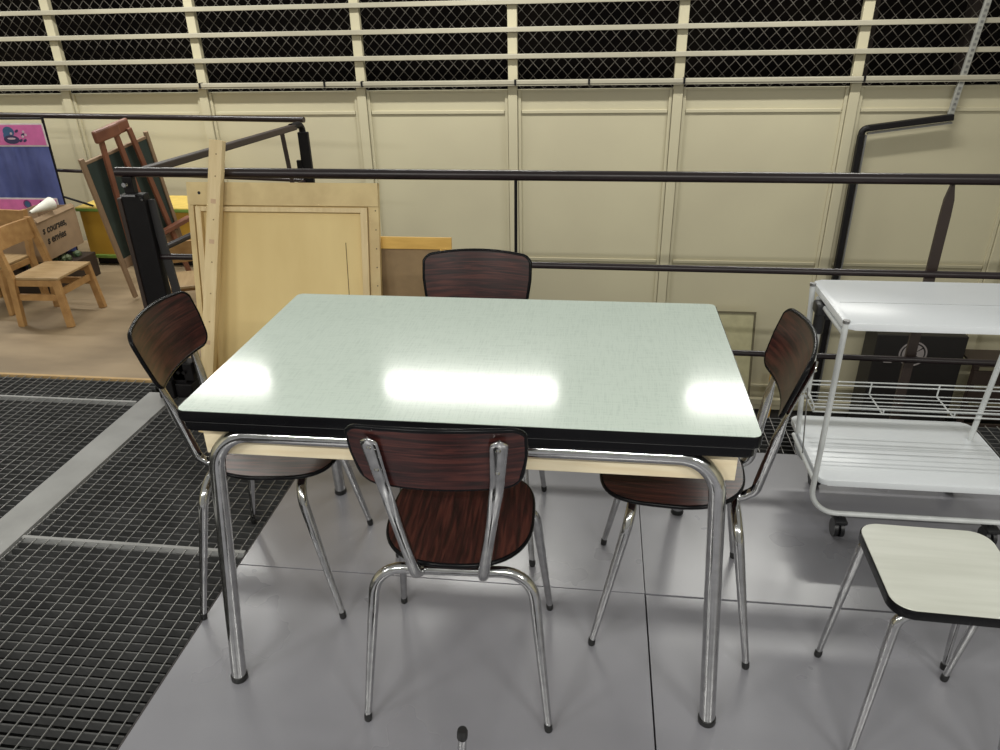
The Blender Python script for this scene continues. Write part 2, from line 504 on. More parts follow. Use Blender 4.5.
bm = bmesh.new()
bar(bm, (1.888, WY - 0.07, 0.76), (1.897, WY - 0.07, -1.09), 0.010, 0.03, (0, 1, 0))
bar(bm, (2.365, WY - 0.07, 0.83), (1.895, WY - 0.07, 0.768), 0.010, 0.03, (0, 1, 0))
finish('duct_lip', bm, grey_tube, duct)

# ------------------------------------------------------------------ railings
RY = 1.07
rail = thing('guard_railing', 'dark brown steel guard railing with three tubes behind the table', 'railing', (0, RY, 0))
tube_obj('top_rail', [(-1.585, 0, 0.965), (3.0, 0, 0.948)], 0.0185, rail_m, rail)
tube_obj('middle_rail', [(-1.60, 0, 0.628), (3.0, 0, 0.612)], 0.0125, rail_m, rail)
tube_obj('lower_rail', [(-1.50, 0, 0.300), (3.0, 0, 0.268)], 0.0115, rail_m, rail)
tube_obj('hanger_rod', [(-0.027, 0, 0.945), (-0.030, 0, 0.625)], 0.006, rail_black, rail)
bm = bmesh.new()     # flat bar whose top is twisted to a point
a = [(-0.004, 0.935), (0.006, 0.935)]
prof = [(0.935, 0.005), (0.88, 0.016), (0.82, 0.018), (0.0, 0.018)]
ringsv = []
for z, w in prof:
    ringsv.append([bm.verts.new((1.474 + dx_ * w, dy_, z)) for dx_, dy_ in ((-1, 0.016), (1, 0.016), (1, 0.028), (-1, 0.028))])
for i in range(3):
    for k in range(4): bm.faces.new((ringsv[i][k], ringsv[i][(k + 1) % 4], ringsv[i + 1][(k + 1) % 4], ringsv[i + 1][k]))
bm.faces.new(ringsv[0]); bm.faces.new(ringsv[-1][::-1])
finish('post', bm, brown_bar, rail)
# end post: black channel with brown flange, brace and foot
bm = bmesh.new()
box(bm, -1.572, -1.478, -0.030, 0.012, 0.02, 0.885, 0.004)
box(bm, -1.56, -1.52, -0.018, 0.014, 0.88, 0.95, 0.004)
finish('end_post', bm, rail_black, rail)
bm = bmesh.new()
box(bm, -1.590, -1.573, -0.034, 0.030, 0.02, 0.87, 0.003)
finish('post_flange', bm, brown_bar, rail)
bm = bmesh.new()
bar(bm, (-1.470, 0.0, 0.86), (-1.425, 0.0, 0.10), 0.035, 0.012, (0, 1, 0), 0.002)
finish('post_brace', bm, mat('dark_grey_steel', (0.03, 0.028, 0.028), 0.5), rail)
bm = bmesh.new()
box(bm, -1.60, -1.53, -0.06, 0.03, 0.0, 0.085, 0.004)
box(bm, -1.528, -1.45, -0.045, 0.03, 0.0, 0.065, 0.004)
box(bm, -1.54, -1.44, -0.03, 0.03, 0.075, 0.16, 0.004)
for x in (-1.50, -1.475): disc(bm, (x, 0.12), 0.008, Matrix.Translation((0, -0.034, 0)) @ Matrix.Rotation(PI / 2, 4, 'X'), 0, 0.01, 10)
finish('foot', bm, rail_black, rail)
bm = bmesh.new()
box(bm, -1.568, -1.505, -0.040, -0.031, 0.878, 0.886)
tube(bm, [(-1.535, -0.036, 0.925), (-1.535, -0.050, 0.925)], 0.009, 10)
tube(bm, [(-1.492, -0.03, 0.872), (-1.478, -0.045, 0.868)], 0.005, 8)
finish('clamp_screw', bm, chrome, rail)

side = thing('guard_railing', 'sloping dark railing along the plywood floor, joining end post and far corner', 'railing', (0, 0, 0))
bm = bmesh.new(); bar(bm, (-1.515, 1.15, 0.955), (-1.385, 2.40, 0.945), 0.035, 0.03, (0, 0, 1), 0.004)
finish('top_rail', bm, brown_bar, side)
tube_obj('middle_rail', [(-1.50, 1.10, 0.645), (-1.39, 2.44, 0.64)], 0.0125, rail_m, side)
tube_obj('corner_bend', fillet([(-1.39, 2.36, 0.950), (-1.372, 2.475, 0.952), (-1.372, 2.475, 0.88)], 0.04), 0.018, rail_black, side)
bm = bmesh.new(); box(bm, -1.395, -1.335, 2.45, 2.475, LOW + 0.001, 0.91, 0.004)
box(bm, -1.418, -1.39, 2.44, 2.46, 0.70, 0.76, 0.003)
finish('corner_post', bm, rail_black, side)
bm = bmesh.new(); bar(bm, (-1.445, 2.36, 0.94), (-1.418, 2.36, 0.55), 0.022, 0.010, (0, 1, 0))
finish('flat_bar', bm, brown_bar, side)
back = thing('guard_railing', 'distant dark railing crossing in front of the wall at upper left', 'railing', (0, 0, 0))
tube_obj('top_rail', [(-1.37, 2.515, 0.968), (-5.5, 3.14, 0.958)], 0.016, rail_m, back)
tube_obj('middle_rail', [(-1.36, 2.52, 0.63), (-5.5, 3.14, 0.63)], 0.011, rail_m, back)
for x in (-3.98, -5.3):
    yy = 2.515 + (-1.33 - x) * 0.15
    boxes('post', [(x - 0.02, x + 0.02, yy - 0.008, yy + 0.008, 0.0, 0.95)], rail_black, back)


# ------------------------------------------------------------------ table
TC = (0.0, 0.0)
w, d = 0.6085, 0.361
table = thing('dining_table', 'mint green laminate-topped dining table with black edge and chrome tube legs', 'table', (0, 0, 0))
out = round_poly([(-w, -d), (w, -d), (w, d), (-w, d)], 0.017)
slab('tabletop_edge', out, 0.7245, 0.7490, black_edge, table, bev=0.003)
ins = round_poly([(-w + 0.0025, -d + 0.0025), (w - 0.0025, -d + 0.0025), (w - 0.0025, d - 0.0025), (-w + 0.0025, d - 0.0025)], 0.0155)
slab('tabletop', ins, 0.7491, 0.7512, mint, table, bev=0.0008, seg=1)
out2 = round_poly([(-w + 0.008, -d + 0.006), (w - 0.010, -d + 0.006), (w - 0.010, d - 0.006), (-w + 0.008, d - 0.006)], 0.015)
slab('extension_leaf', out2, 0.6995, 0.7215, black_edge, table, bev=0.003)
out3 = round_poly([(-w + 0.006, -d + 0.003), (w - 0.002, -d + 0.003), (w - 0.002, d - 0.003), (-w + 0.006, d - 0.003)], 0.015)
slab('leaf_gap_trim', out3, 0.7218, 0.7242, mat('grey_trim', (0.09, 0.09, 0.09), 0.3), table)
slab('frame_packer', [(-0.50, -0.27), (0.50, -0.27), (0.50, 0.27), (-0.50, 0.27)], 0.672, 0.6993, pine, table)
# pine apron box: front, back and end boards
for (x0, x1, y0, y1) in ((-0.596, 0.580, -0.294, -0.274), (-0.596, 0.580, 0.274, 0.294)):
    boxes('apron_board', [(x0, x1, y0, y1, 0.603, 0.6993)], pine, table, bev=0.0015)
for x in (-0.584, 0.547):
    boxes('apron_board', [(x, x + 0.018, -0.2715, 0.2715, 0.607, 0.6993)], pine, table, bev=0.0015)
for s in (-1, 1):
    fy, ty = s * 0.402, s * 0.316
    path = fillet([(-0.580, fy, 0.012), (-0.556, ty, 0.671), (0.537, ty, 0.671), (0.570, fy, 0.012)], 0.085, 12)
    lg = tube_obj('leg_frame', path, 0.0182, chrome, table, 20)
    for x in (-0.580, 0.570):
        tube_obj('rubber_foot', [(x, fy, 0), (x, fy, 0.003), (x + (0.0005 if x < 0 else -0.0005), fy, 0.016)], lambda t: 0.0205 if t > 0.1 else 0.019, rubber, lg, 20)

# ------------------------------------------------------------------ dining chairs
def curved_back():
    """slightly wrapped laminated backrest, tapered to the bottom, arched on top"""
    bm = bmesh.new()
    Ht = 0.153; out = round_poly([(-0.153, 0.0), (0.153, 0.0), (0.170, Ht * 0.8), (0.156, Ht * 0.97), (-0.156, Ht * 0.97), (-0.170, Ht * 0.8)],
                                 [0.036, 0.036, 0.05, 0.028, 0.028, 0.05], 6)
    # subdivide long edges so that the sheet can bend
    pts = []
    for i, p in enumerate(out):
        q = out[(i + 1) % len(out)]; n = max(1, int((q - p).length / 0.02))
        for k in range(n): pts.append(p.lerp(q, k / n))
    pts = [Vector((p.x, p.y + (0.010 * (1 - (p.x / 0.16) ** 2) if p.y > Ht * 0.6 else 0.0))) for p in pts]
    # grid columns through the outline: scan x
    cols = 24
    xs = [-0.1635 + 0.327 * k / cols for k in range(cols + 1)]

    def span(x):
        ys = []
        for i, p in enumerate(pts):
            q = pts[(i + 1) % len(pts)]
            if (p.x - x) * (q.x - x) <= 0 and p.x != q.x: ys.append(p.y + (q.y - p.y) * (x - p.x) / (q.x - p.x))
        return (min(ys), max(ys)) if ys else None

    def warp(x, h, off):
        y = -0.212 - h * 0.30 + 0.026 * (x / 0.16) ** 2 + off
        return (x, y, 0.682 + h * 0.985)
    rows = 6
    grids = []
    for off in (0.0045, -0.0045):
        g_ = []
        for x in xs:
            s_ = span(x)
            g_.append([bm.verts.new(warp(x, s_[0] + (s_[1] - s_[0]) * j / rows, off)) for j in range(rows + 1)])
        grids.append(g_)
    A, B = grids
    for i in range(cols):
        for j in range(rows):
            bm.faces.new((A[i][j], A[i + 1][j], A[i + 1][j + 1], A[i][j + 1]))
            bm.faces.new((B[i][j], B[i][j + 1], B[i + 1][j + 1], B[i + 1][j]))
        bm.faces.new((A[i][0], B[i][0], B[i + 1][0], A[i + 1][0])); bm.faces.new((A[i][rows], A[i + 1][rows], B[i + 1][rows], B[i][rows]))
    for j in range(rows):
        bm.faces.new((A[0][j], A[0][j + 1], B[0][j + 1], B[0][j])); bm.faces.new((A[cols][j], B[cols][j], B[cols][j + 1], A[cols][j + 1]))
    return bm, A, B, cols, rows


def make_chair():
    t = thing('dining_chair', 'x', 'chair')
    bm, A, B, cols, rows = curved_back()
    bk = finish('backrest', bm, rose_h, t, smooth=40)
    # dark edge band round the rim of the backrest
    bm = bmesh.new()
    def rim_pts():
        Ht = 0.153
        out = round_poly([(-0.153, 0.0), (0.153, 0.0), (0.170, Ht * 0.8), (0.156, Ht * 0.97), (-0.156, Ht * 0.97), (-0.170, Ht * 0.8)],
                         [0.036, 0.036, 0.05, 0.028, 0.028, 0.05], 6)
        res = []
        for i, p in enumerate(out):
            q = out[(i + 1) % len(out)]; n = max(1, int((q - p).length / 0.02))
            for k in range(n): res.append(p.lerp(q, k / n))
        return [Vector((max(-0.1645, min(0.1645, p.x)), p.y + (0.010 * (1 - (p.x / 0.16) ** 2) if p.y > Ht * 0.6 else 0.0))) for p in res]
    P = [Vector((p.x, -0.212 - p.y * 0.30 + 0.026 * (p.x / 0.16) ** 2, 0.682 + p.y * 0.985)) for p in rim_pts()]
    P.append(P[0].copy())
    tube(bm, P, 0.0052, 8, caps=False)
    finish('edge_band', bm, black_edge, bk, smooth=60)
    # seat: wide at the front, rounded at the back, dished
    fr, bkk, wf, wb = 0.200, -0.155, 0.172, 0.128
    out = []
    for k in range(72):
        a_ = 2 * PI * k / 72; c_, s_ = math.cos(a_), math.sin(a_)
        e_ = 2.5 if s_ < 0 else 3.6
        hh = 0.175 if s_ < 0 else 0.172
        out.append(Vector((math.copysign(abs(c_) ** (2 / e_), c_) * 0.165, 0.022 + math.copysign(abs(s_) ** (2 / e_), s_) * hh)))
    bm = bmesh.new()
    rings_ = []
    for off, ks in ((0.0, 1.0), (0.0115, 1.0), (0.0115, 0.82), (0.0115, 0.55), (0.0115, 0.25)):
        rings_.append([bm.verts.new((p.x * ks, 0.02 + (p.y - 0.02) * ks, 0.431 + off - 0.010 * (1 - ks) + 0.006 * max(0, -p.y * ks / 0.15) * 1.0)) for p in out])
    n = len(out)
    for a_, b_ in zip(rings_, rings_[1:]):
        for i in range(n): bm.faces.new((a_[i], a_[(i + 1) % n], b_[(i + 1) % n], b_[i]))
    bm.faces.new(rings_[-1]); bm.faces.new(rings_[0][::-1])
    seat = finish('seat', bm, rose_s, t, smooth=40)
    bm = bmesh.new()
    P = [Vector((p.x * 1.004, 0.02 + (p.y - 0.02) * 1.004, 0.4365 + 0.006 * max(0, -p.y / 0.15))) for p in out]; P.append(P[0].copy())
    tube(bm, P, 0.0058, 8, caps=False)
    finish('edge_band', bm, black_edge, seat, smooth=60)
    # leg frames: rear and front inverted U, tapering to the feet
    for nm, yf, yt, xf in (('rear_leg_frame', -0.196, -0.132, 0.213), ('front_leg_frame', 0.192, 0.112, 0.206)):
        xc = 0.172 if yf < 0 else 0.166
        path = fillet([(-xf, yf, 0.012), (-xc, yt, 0.412), (xc, yt, 0.412), (xf, yf, 0.012)], 0.070, 10)
        rad = lambda q: 0.0082 + 0.0046 * min(1, min(q, 1 - q) / 0.22)
        lf = tube_obj(nm, path, rad, chrome, t, 16)
        for s in (-1, 1):
            tube_obj('rubber_tip', [(s * xf, yf, 0), (s * xf, yf, 0.004), (s * (xf - 0.001), yf * 0.995, 0.018), (s * (xf - 0.002), yf * 0.99, 0.024)], lambda q: 0.0095 if 0.1 < q < 0.8 else 0.0078, rubber, lf, 14)
    # back supports: from under the seat, bend up, lean back and end in a flattened lug
    for s in (-1, 1):
        path = fillet([(s * 0.080, 0.145, 0.4185), (s * 0.070, -0.150, 0.4185), (s * 0.072, -0.178, 0.440), (s * 0.110, -0.2155, 0.690), (s * 0.120, -0.2520, 0.816)], [0.03, 0.03, 0.2], 6)
        path2 = []
        for i in range(len(path) - 1):
            n = max(1, int((path[i + 1] - path[i]).length / 0.007))
            for k in range(n): path2.append(path[i].lerp(path[i + 1], k / n))
        path2.append(path[-1])
        def fl_(q):
            k = max(0, min(1, (q - 0.68) / 0.12)); k = k * k * (3 - 2 * k)
            k2 = max(0, min(1, (q - 0.82) / 0.15))
            e = 1 if q < 0.982 else max(0.12, math.sqrt(max(0, 1 - ((q - 0.982) / 0.0182) ** 2)))
            return ((1 + 0.12 * k + 0.26 * k2) * e, (1 - 0.60 * k) * (0.6 + 0.4 * e))
        tube_obj('back_support', path2, 0.0122, chrome, t, 16, flat=(fl_, (0, 0, 1)))
        for q in (0.735, 0.795):
            bm = bmesh.new()
            k = (q - 0.690) / 0.126
            p = Vector((s * 0.110, -0.2155, 0.690)).lerp(Vector((s * 0.120, -0.2520, 0.816)), k)
            tube(bm, [(p.x, p.y - 0.003, p.z), (p.x, p.y - 0.0085, p.z - 0.002)], lambda v: 0.0055 if v < 0.6 else 0.003, 12)
            finish('screw', bm, chrome, t, smooth=40)
    return t


ch = make_chair()
CHAIRS = [((-0.016, -0.280, 0), 0.04, 'dark rosewood-laminate chair in front of the table, its back to the viewer', ),
          ((-0.596, 0.014, 0), -PI / 2 + 0.10, 'dark rosewood-laminate chair at the left end of the mint table'),
          ((0.506, -0.004, 0), PI / 2 - 0.075, 'dark rosewood-laminate chair at the right end of the table, beside the white trolley'),
          ((-0.088, 0.286, 0), PI + 0.0, 'dark rosewood-laminate chair behind the table, only its backrest top showing over it')]
for i, (loc, rz, lab) in enumerate(CHAIRS):
    c = ch if i == 0 else dup(ch)
    c.location = loc; c.rotation_euler = (0, 0, rz); c['label'] = lab; c['group'] = 'rosewood dining chairs around the table'


# ------------------------------------------------------------------ stools
def make_stool():
    t = thing('stool', 'x', 'stool')
    a = 0.139
    out = round_poly([(-a, -a), (a, -a), (a, a), (-a, a)], 0.042, 8)
    slab('seat_edge', out, 0.412, 0.4325, black_edge, t, bev=0.002)
    a = 0.1365
    out = round_poly([(-a, -a), (a, -a), (a, a), (-a, a)], 0.040, 8)
    slab('seat_top', out, 0.4327, 0.4350, cream_lam, t, bev=0.0008, seg=1)
    for sx in (-1, 1):
        for sy_ in (-1, 1):
            path = fillet([(sx * 0.150, sy_ * 0.150, 0.010), (sx * 0.118, sy_ * 0.118, 0.403), (sx * 0.03, sy_ * 0.10, 0.403)], 0.03, 8)
            lg = tube_obj('leg', path, lambda q: 0.0072 + 0.0040 * min(1, q / 0.5), chrome, t, 14)
            tube_obj('rubber_tip', [(sx * 0.150, sy_ * 0.150, 0), (sx * 0.150, sy_ * 0.150, 0.004), (sx * 0.149, sy_ * 0.149, 0.016), (sx * 0.1485, sy_ * 0.1485, 0.02)],
                     lambda q: 0.0092 if 0.1 < q < 0.8 else 0.0078, rubber, lg, 12)
    return t


s1 = make_stool(); s1.location = (1.020, -0.326, 0); s1.rotation_euler = (0, 0, -0.03)
tag(s1, 'square stool with pale cream laminate top and chrome legs beside the trolley', 'stool')
s2 = dup(s1); s2.location = (1.318, -0.360, 0); s2.rotation_euler = (0, 0, 0.05)
s2['label'] = 'second stool at the right edge of the photo, only one chrome leg showing'
s3 = dup(s1); s3.rotation_euler = (PI, 0, PI / 4 - 0.45); s3.location = (-0.010, -1.012, 0.436)
s3['label'] = 'upturned stool at the bottom edge, one chrome leg tip pointing up'

# ------------------------------------------------------------------ trolley
tr = thing('serving_trolley', 'white two-tier serving trolley with wire basket on black castors', 'trolley', (0, 0, 0))
x0, x1, y0, y1 = 0.957, 1.525, 0.335, 0.615
for nm, z, xa, xb, ya, yb in (('top_shelf', 0.718, x0 - 0.006, x1 + 0.05, y0 - 0.012, y1 + 0.072), ('lower_shelf', 0.205, x0 + 0.012, x1 + 0.030, y0 - 0.005, y1 + 0.115)):
    out = round_poly([(xa, ya), (xb, ya), (xb, yb), (xa, yb)], 0.028, 6)
    sh = slab(nm, out, z - 0.020, z, white_m, tr, bev=0.004)
    bm = bmesh.new()
    box(bm, xa + 0.03, xb - 0.03, ya + 0.165, ya + 0.167, z, z + 0.0008)  # thin grey line drawn along the shelf surface
    finish('shelf_line', bm, mat('line_grey', (0.45, 0.46, 0.47), 0.4), sh)
for y in (y0, y1):
    zt_ = 0.714 if y == y0 else 0.722; xo = 0.0 if y == y0 else 0.022; xe = 1.60 if y == y0 else x1
    fr_ = tube_obj('side_frame', fillet([(x0 - xo, y, zt_), (x0 + xo, y, 0.082), (xe - xo, y, 0.082), (xe + xo, y, zt_)], 0.085, 10), 0.0084, white_tube, tr, 14)
    for x in (x0, xe):
        tube_obj('end_cap', [(x + (xo if x > 1.2 else -xo), y, zt_ + 0.0005), (x + (xo if x > 1.2 else -xo), y, zt_ + 0.009)], 0.0096, grey_tube, fr_, 12)
# end rails joining the frames under the top
for x in (x0, x1):
    tube_obj('end_rail', [(x if x < 1.2 else 1.60, y0, 0.682), (x, y1, 0.682)], 0.0075, white_tube, tr, 10)
    tube_obj('end_rail', [(x if x < 1.2 else 1.60, y0, 0.195), (x, y1, 0.195)], 0.0065, white_tube, tr, 10)
# castors
def castor(x, y):
    c = thing('castor', None, None); del_ = None
    c.parent = tr; c.location = (x, y, 0)
    bm = bmesh.new()
    for s in (-1, 1): tube(bm, [(s * 0.004, 0, 0.029), (s * 0.015, 0, 0.029)], 0.029, 22)
    finish('wheel', bm, black_pl, c, smooth=40)
    bm = bmesh.new()
    box(bm, -0.018, 0.020, -0.026, 0.026, 0.055, 0.068, 0.003)
    box(bm, -0.0035, 0.0035, -0.015, 0.015, 0.02, 0.057)
    tube(bm, [(0, 0, 0.066), (0, 0, 0.078)], 0.008, 10)
    finish('bracket', bm, black_pl, c)
    return c


for (x, y) in ((1.052, y0), (1.490, y0), (1.052, y1), (1.490, y1)): castor(x, y)
# wire basket
bm = bmesh.new()
bx0, bx1, by0, by1, bz0, bz1, bzf = x0 + 0.03, 1.625, 0.555, 0.690, 0.318, 0.362, 0.336
for z in (bz1, bz1 - 0.014): tube(bm, [(bx0, by1, z), (bx1, by1, z)], 0.0023, 6)
for z in (bz0, bzf): tube(bm, [(bx0, by0, z), (bx1, by0, z)], 0.0023, 6)
for k in range(6): tube(bm, [(bx0, by0 + (by1 - by0) * k / 5, bz0), (bx1, by0 + (by1 - by0) * k / 5, bz0)], 0.0018, 6)
for k in range(4):
    x = bx0 + (bx1 - bx0) * k / 3
    tube(bm, [(x, by1, bz1), (x, by1 + 0.001, bz0), (x, by0, bz0 - 0.001), (x, by0 - 0.001, bzf)], 0.0026, 6)
for x in (bx0, bx1):
    for k in range(3): tube(bm, [(x, by0 + 0.02 * k, bzf), (x, by1, bz1 - 0.012 * k)], 0.0018, 6)
finish('wire_basket', bm, white_tube, tr, smooth=60)
# clamp with rod at the left end of the trolley
bm = bmesh.new()
box(bm, 0.934, 0.974, 0.530, 0.585, 0.655, 0.692, 0.008)
tube(bm, [(0.953, 0.555, 0.664), (0.953, 0.552, 0.595)], 0.0165, 14)
box(bm, 0.964, 0.984, 0.540, 0.570, 0.640, 0.664, 0.004)
finish('handle_clamp', bm, black_pl, tr, smooth=40)
tube_obj('handle_rod', [(0.953, 0.552, 0.597), (0.953, 0.540, 0.40)], 0.010, white_tube, tr)
tube_obj('pull_cable', [(0.946, 0.520, 0.42), (0.946, 0.455, 0.22)], 0.0022, grey_tube, tr, 8)

# ------------------------------------------------------------------ leaning boards
def lean(name, label, cat, bot, top):
    """frame with local x = world x, local z = up along the board, local y = thickness (negative = to the viewer)"""
    b_, t_ = Vector(bot), Vector(top); v = t_ - b_
    o = thing(name, label, cat, bot)
    zz = v.normalized(); xx = Vector((1, 0, 0)); xx = (xx - zz * xx.dot(zz)).normalized(); yy = zz.cross(xx)
    m_ = Matrix((xx, yy, zz)).transposed().to_4x4(); m_.translation = b_
    o.matrix_world = m_
    return o, v.length


bd, L = lean('plywood_panel', 'large pale plywood panel with battened frame leaning against the railing', 'panel', (-1.290, 0.850, 0.008), (-1.290, 1.060, 0.930))
Wd = 0.752
boxes('sheet', [(0, Wd, -0.004, 0.004, 0, L)], ply, bd)
boxes('top_batten', [(0, Wd, -0.020, -0.0045, L - 0.085, L)], ply_frame, bd, bev=0.001)
boxes('side_batten', [(0.0, 0.022, -0.020, -0.0045, 0, L - 0.086)], ply_frame, bd, bev=0.001)
boxes('side_batten', [(Wd - 0.040, Wd, -0.014, -0.0045, 0, L - 0.086)], ply_frame, bd, bev=0.001)
boxes('inner_strip', [(0.030, 0.052, -0.024, -0.0045, 0.03, L - 0.090)], pine_v, bd, bev=0.001)
boxes('inner_strip', [(Wd - 0.068, Wd - 0.042, -0.024, -0.0045, 0.03, L - 0.090)], pine_v, bd, bev=0.001)
boxes('inner_strip', [(0.052, Wd - 0.068, -0.024, -0.0045, L - 0.108, L - 0.090)], pine_v, bd, bev=0.001)
bm = bmesh.new()
disc(bm, (0.05, L - 0.04), 0.006, Matrix.Translation((0, -0.0203, 0)) @ Matrix.Rotation(PI / 2, 4, 'X'), 0, 0.0004, 12)
for k in range(9):
    disc(bm, (Wd - 0.012, L - 0.10 - 0.07 * k), 0.0025, Matrix.Translation((0, -0.0143, 0)) @ Matrix.Rotation(PI / 2, 4, 'X'), 0, 0.0004, 8)
finish('nail_hole', bm, ink, bd)
bm = bmesh.new(); bar(bm, (Wd - 0.135, -0.0043, L - 0.22), (Wd - 0.118, -0.0043, 0.10), 0.003, 0.0006, (0, 1, 0))
finish('pencil_line', bm, mat('dark_scratch', (0.20, 0.13, 0.05), 0.8), bd)

bt, L = lean('timber_batten', 'long pale pine batten leaning on the railing, in front of the plywood panel', 'batten', (-1.252, 0.745, 0.004), (-1.140, 1.058, 1.085))
boxes('batten_body', [(-0.026, 0.026, -0.014, 0.014, 0, L)], pine_v, bt, bev=0.002)
for z in (0.36, 0.75, 0.90): boxes('notch', [(-0.010, 0.010, -0.0148, -0.0141, z, z + 0.016)], mat('notch_pink', (0.62, 0.42, 0.26), 0.6), bt)
bm = bmesh.new()
for z in (0.45, 0.56, 0.68, 0.84, 1.0, 1.08): disc(bm, (0.004, z), 0.003, Matrix.Translation((0, -0.0142, 0)) @ Matrix.Rotation(PI / 2, 4, 'X'), 0, 0.0004, 8)
finish('nail_hole', bm, brown_board, bt)

fr_o, L = lean('framed_panel', 'ochre wooden picture frame with brown backing leaning behind the plywood panel', 'frame', (-0.62, 0.965, 0.006), (-0.62, 1.040, 0.735))
W2 = 0.352
boxes('backing', [(0.02, W2 - 0.02, -0.003, 0.003, 0.02, L - 0.02)], brown_board, fr_o)
boxes('frame_rail', [(0, W2, -0.015, -0.0035, L - 0.045, L)], ochre_wood, fr_o, bev=0.001)
boxes('frame_rail', [(0, W2, -0.015, -0.0035, 0, 0.045)], ochre_wood, fr_o, bev=0.001)
boxes('frame_stile', [(W2 - 0.045, W2, -0.015, -0.0035, 0.046, L - 0.046)], ochre_wood, fr_o, bev=0.001)
boxes('frame_stile', [(0, 0.045, -0.015, -0.0035, 0.046, L - 0.046)], ochre_wood, fr_o, bev=0.001)

# on the lower level behind the railing
pc, L = lean('framed_board', 'thin dark-framed greenish board leaning on the wall below the railing', 'board', (1.02, 3.12, LOW + 0.005), (1.02, 3.33, -0.42))
boxes('board', [(0, 0.37, -0.003, 0.003, 0, L)], glass_green, pc)
boxes('board_frame', [(0, 0.37, -0.010, -0.0035, L - 0.014, L), (0.356, 0.37, -0.010, -0.0035, 0, L - 0.015), (0, 0.014, -0.010, -0.0035, 0, L - 0.015)], frame_dark, pc)
tag(boxes('timber_offcut', [(1.535, 1.575, 3.27, 3.29, LOW, -0.86)], ochre_wood, bev=0.002), 'short ochre timber offcut standing by the wall beneath the railing', 'timber')

bb = thing('black_case', 'black case with round grey emblem standing below the railing', 'case', (2.13, 3.1, LOW))
boxes('case_body', [(0, 0.56, 0, 0.22, 0, 0.755)], black_box_m, bb, bev=0.006)
m4 = Matrix.Translation((0.242, -0.0005, 0.622)) @ Matrix.Rotation(PI / 2, 4, 'X')
bm = bmesh.new()
ring(bm, (0, 0), 0.078, 0.088, m4, 0, 0.002)
ring(bm, (0, 0), 0.030, 0.068, m4, 0, 0.002, 16, math.radians(95), math.radians(205))
ring(bm, (0, 0), 0.024, 0.068, m4, 0, 0.002, 14, math.radians(-28), math.radians(34))
ring(bm, (0, 0), 0.030, 0.068, m4, 0, 0.002, 8, math.radians(44), math.radians(72))
ring(bm, (0, 0), 0.046, 0.066, m4, 0, 0.002, 6, math.radians(225), math.radians(250))
ring(bm, (0, 0), 0.046, 0.066, m4, 0, 0.002, 6, math.radians(295), math.radians(325))
finish('emblem', bm, emblem_m, bb)
bm = bmesh.new(); disc(bm, (-0.042, 0.010), 0.008, m4, 0.002, 0.003); finish('emblem_dot', bm, ink, bb)
boxes('catch', [(0.070, 0.120, -0.006, -0.0005, 0.555, 0.566)], emblem_m, bb)
bw = thing('wooden_crate', 'dark brown wooden crate on the lower level right of the case', 'crate', (2.74, 3.02, LOW))
boxes('crate_side', [(0, 0.5, 0, 0.015, 0.06 + 0.13 * k, 0.16 + 0.13 * k) for k in range(4)], brown_bar, bw, bev=0.002)
for x in (0, 0.47): boxes('crate_post', [(x, x + 0.03, 0.016, 0.05, 0, 0.58)], brown_bar, bw)
boxes('crate_lid', [(-0.02, 0.52, -0.01, 0.24, 0.585, 0.60)], brown_bar, bw, bev=0.002)


# ------------------------------------------------------------------ children's corner
def child_chair(label, loc, rz, group='small beech chairs on the plywood floor'):
    """local: faces +x, seat 0.27 high"""
    t = thing('child_chair', label, 'chair', loc, rz, group)
    boxes('seat', [(-0.125, 0.140, -0.145, 0.145, 0.262, 0.276)], beech_seat, t, bev=0.003)
    for sy_ in (-1, 1):
        bm = bmesh.new(); bar(bm, (0.140, sy_ * 0.148, 0.0), (0.118, sy_ * 0.136, 0.261), 0.038, 0.026, (0, 1, 0), 0.003)
        finish('leg', bm, beech, t)
        bm = bmesh.new()
        vs = []
        P = [(-0.142, 0.0), (-0.120, 0.27), (-0.165, 0.525)]
        for x, z in P:
            vs.append([bm.verts.new((x + dx_, sy_ * 0.150 + dy_, z)) for dx_, dy_ in ((-0.018, -0.012), (0.018, -0.012), (0.018, 0.012), (-0.018, 0.012))])
        for i in range(2):
            for k in range(4): bm.faces.new((vs[i][k], vs[i][(k + 1) % 4], vs[i + 1][(k + 1) % 4], vs[i + 1][k]))
        bm.faces.new(vs[0]); bm.faces.new(vs[-1])
        finish('leg', bm, beech, t)
        bm = bmesh.new(); bar(bm, (-0.125, sy_ * 0.142, 0.165), (0.120, sy_ * 0.138, 0.165), 0.036, 0.016, (0, 1, 0), 0.002)
        bar(bm, (-0.110, sy_ * 0.142, 0.244), (0.112, sy_ * 0.138, 0.244), 0.034, 0.016, (0, 1, 0), 0.002)
        finish('side_rail', bm, beech, t)
    bm = bmesh.new(); bar(bm, (0.122, -0.125, 0.190), (0.122, 0.125, 0.190), 0.036, 0.014, (1, 0, 0), 0.002)
    finish('front_rail', bm, beech, t)
    bm = bmesh.new()
    n = 8; V = []
    for k in range(n + 1):
        y = -0.137 + 0.274 * k / n; bow = -0.014 * (1 - (y / 0.138) ** 2)
        V.append([bm.verts.new((-0.165 + bow + a_, y, z)) for a_, z in ((0.008, 0.520), (-0.010, 0.520), (0.006, 0.415), (0.024, 0.415))])
    for i in range(n):
        for k in range(4): bm.faces.new((V[i][k], V[i][(k + 1) % 4], V[i + 1][(k + 1) % 4], V[i + 1][k]))
    bm.faces.new(V[0]); bm.faces.new(V[-1])
    finish('backrest', bm, beech, t)
    return t


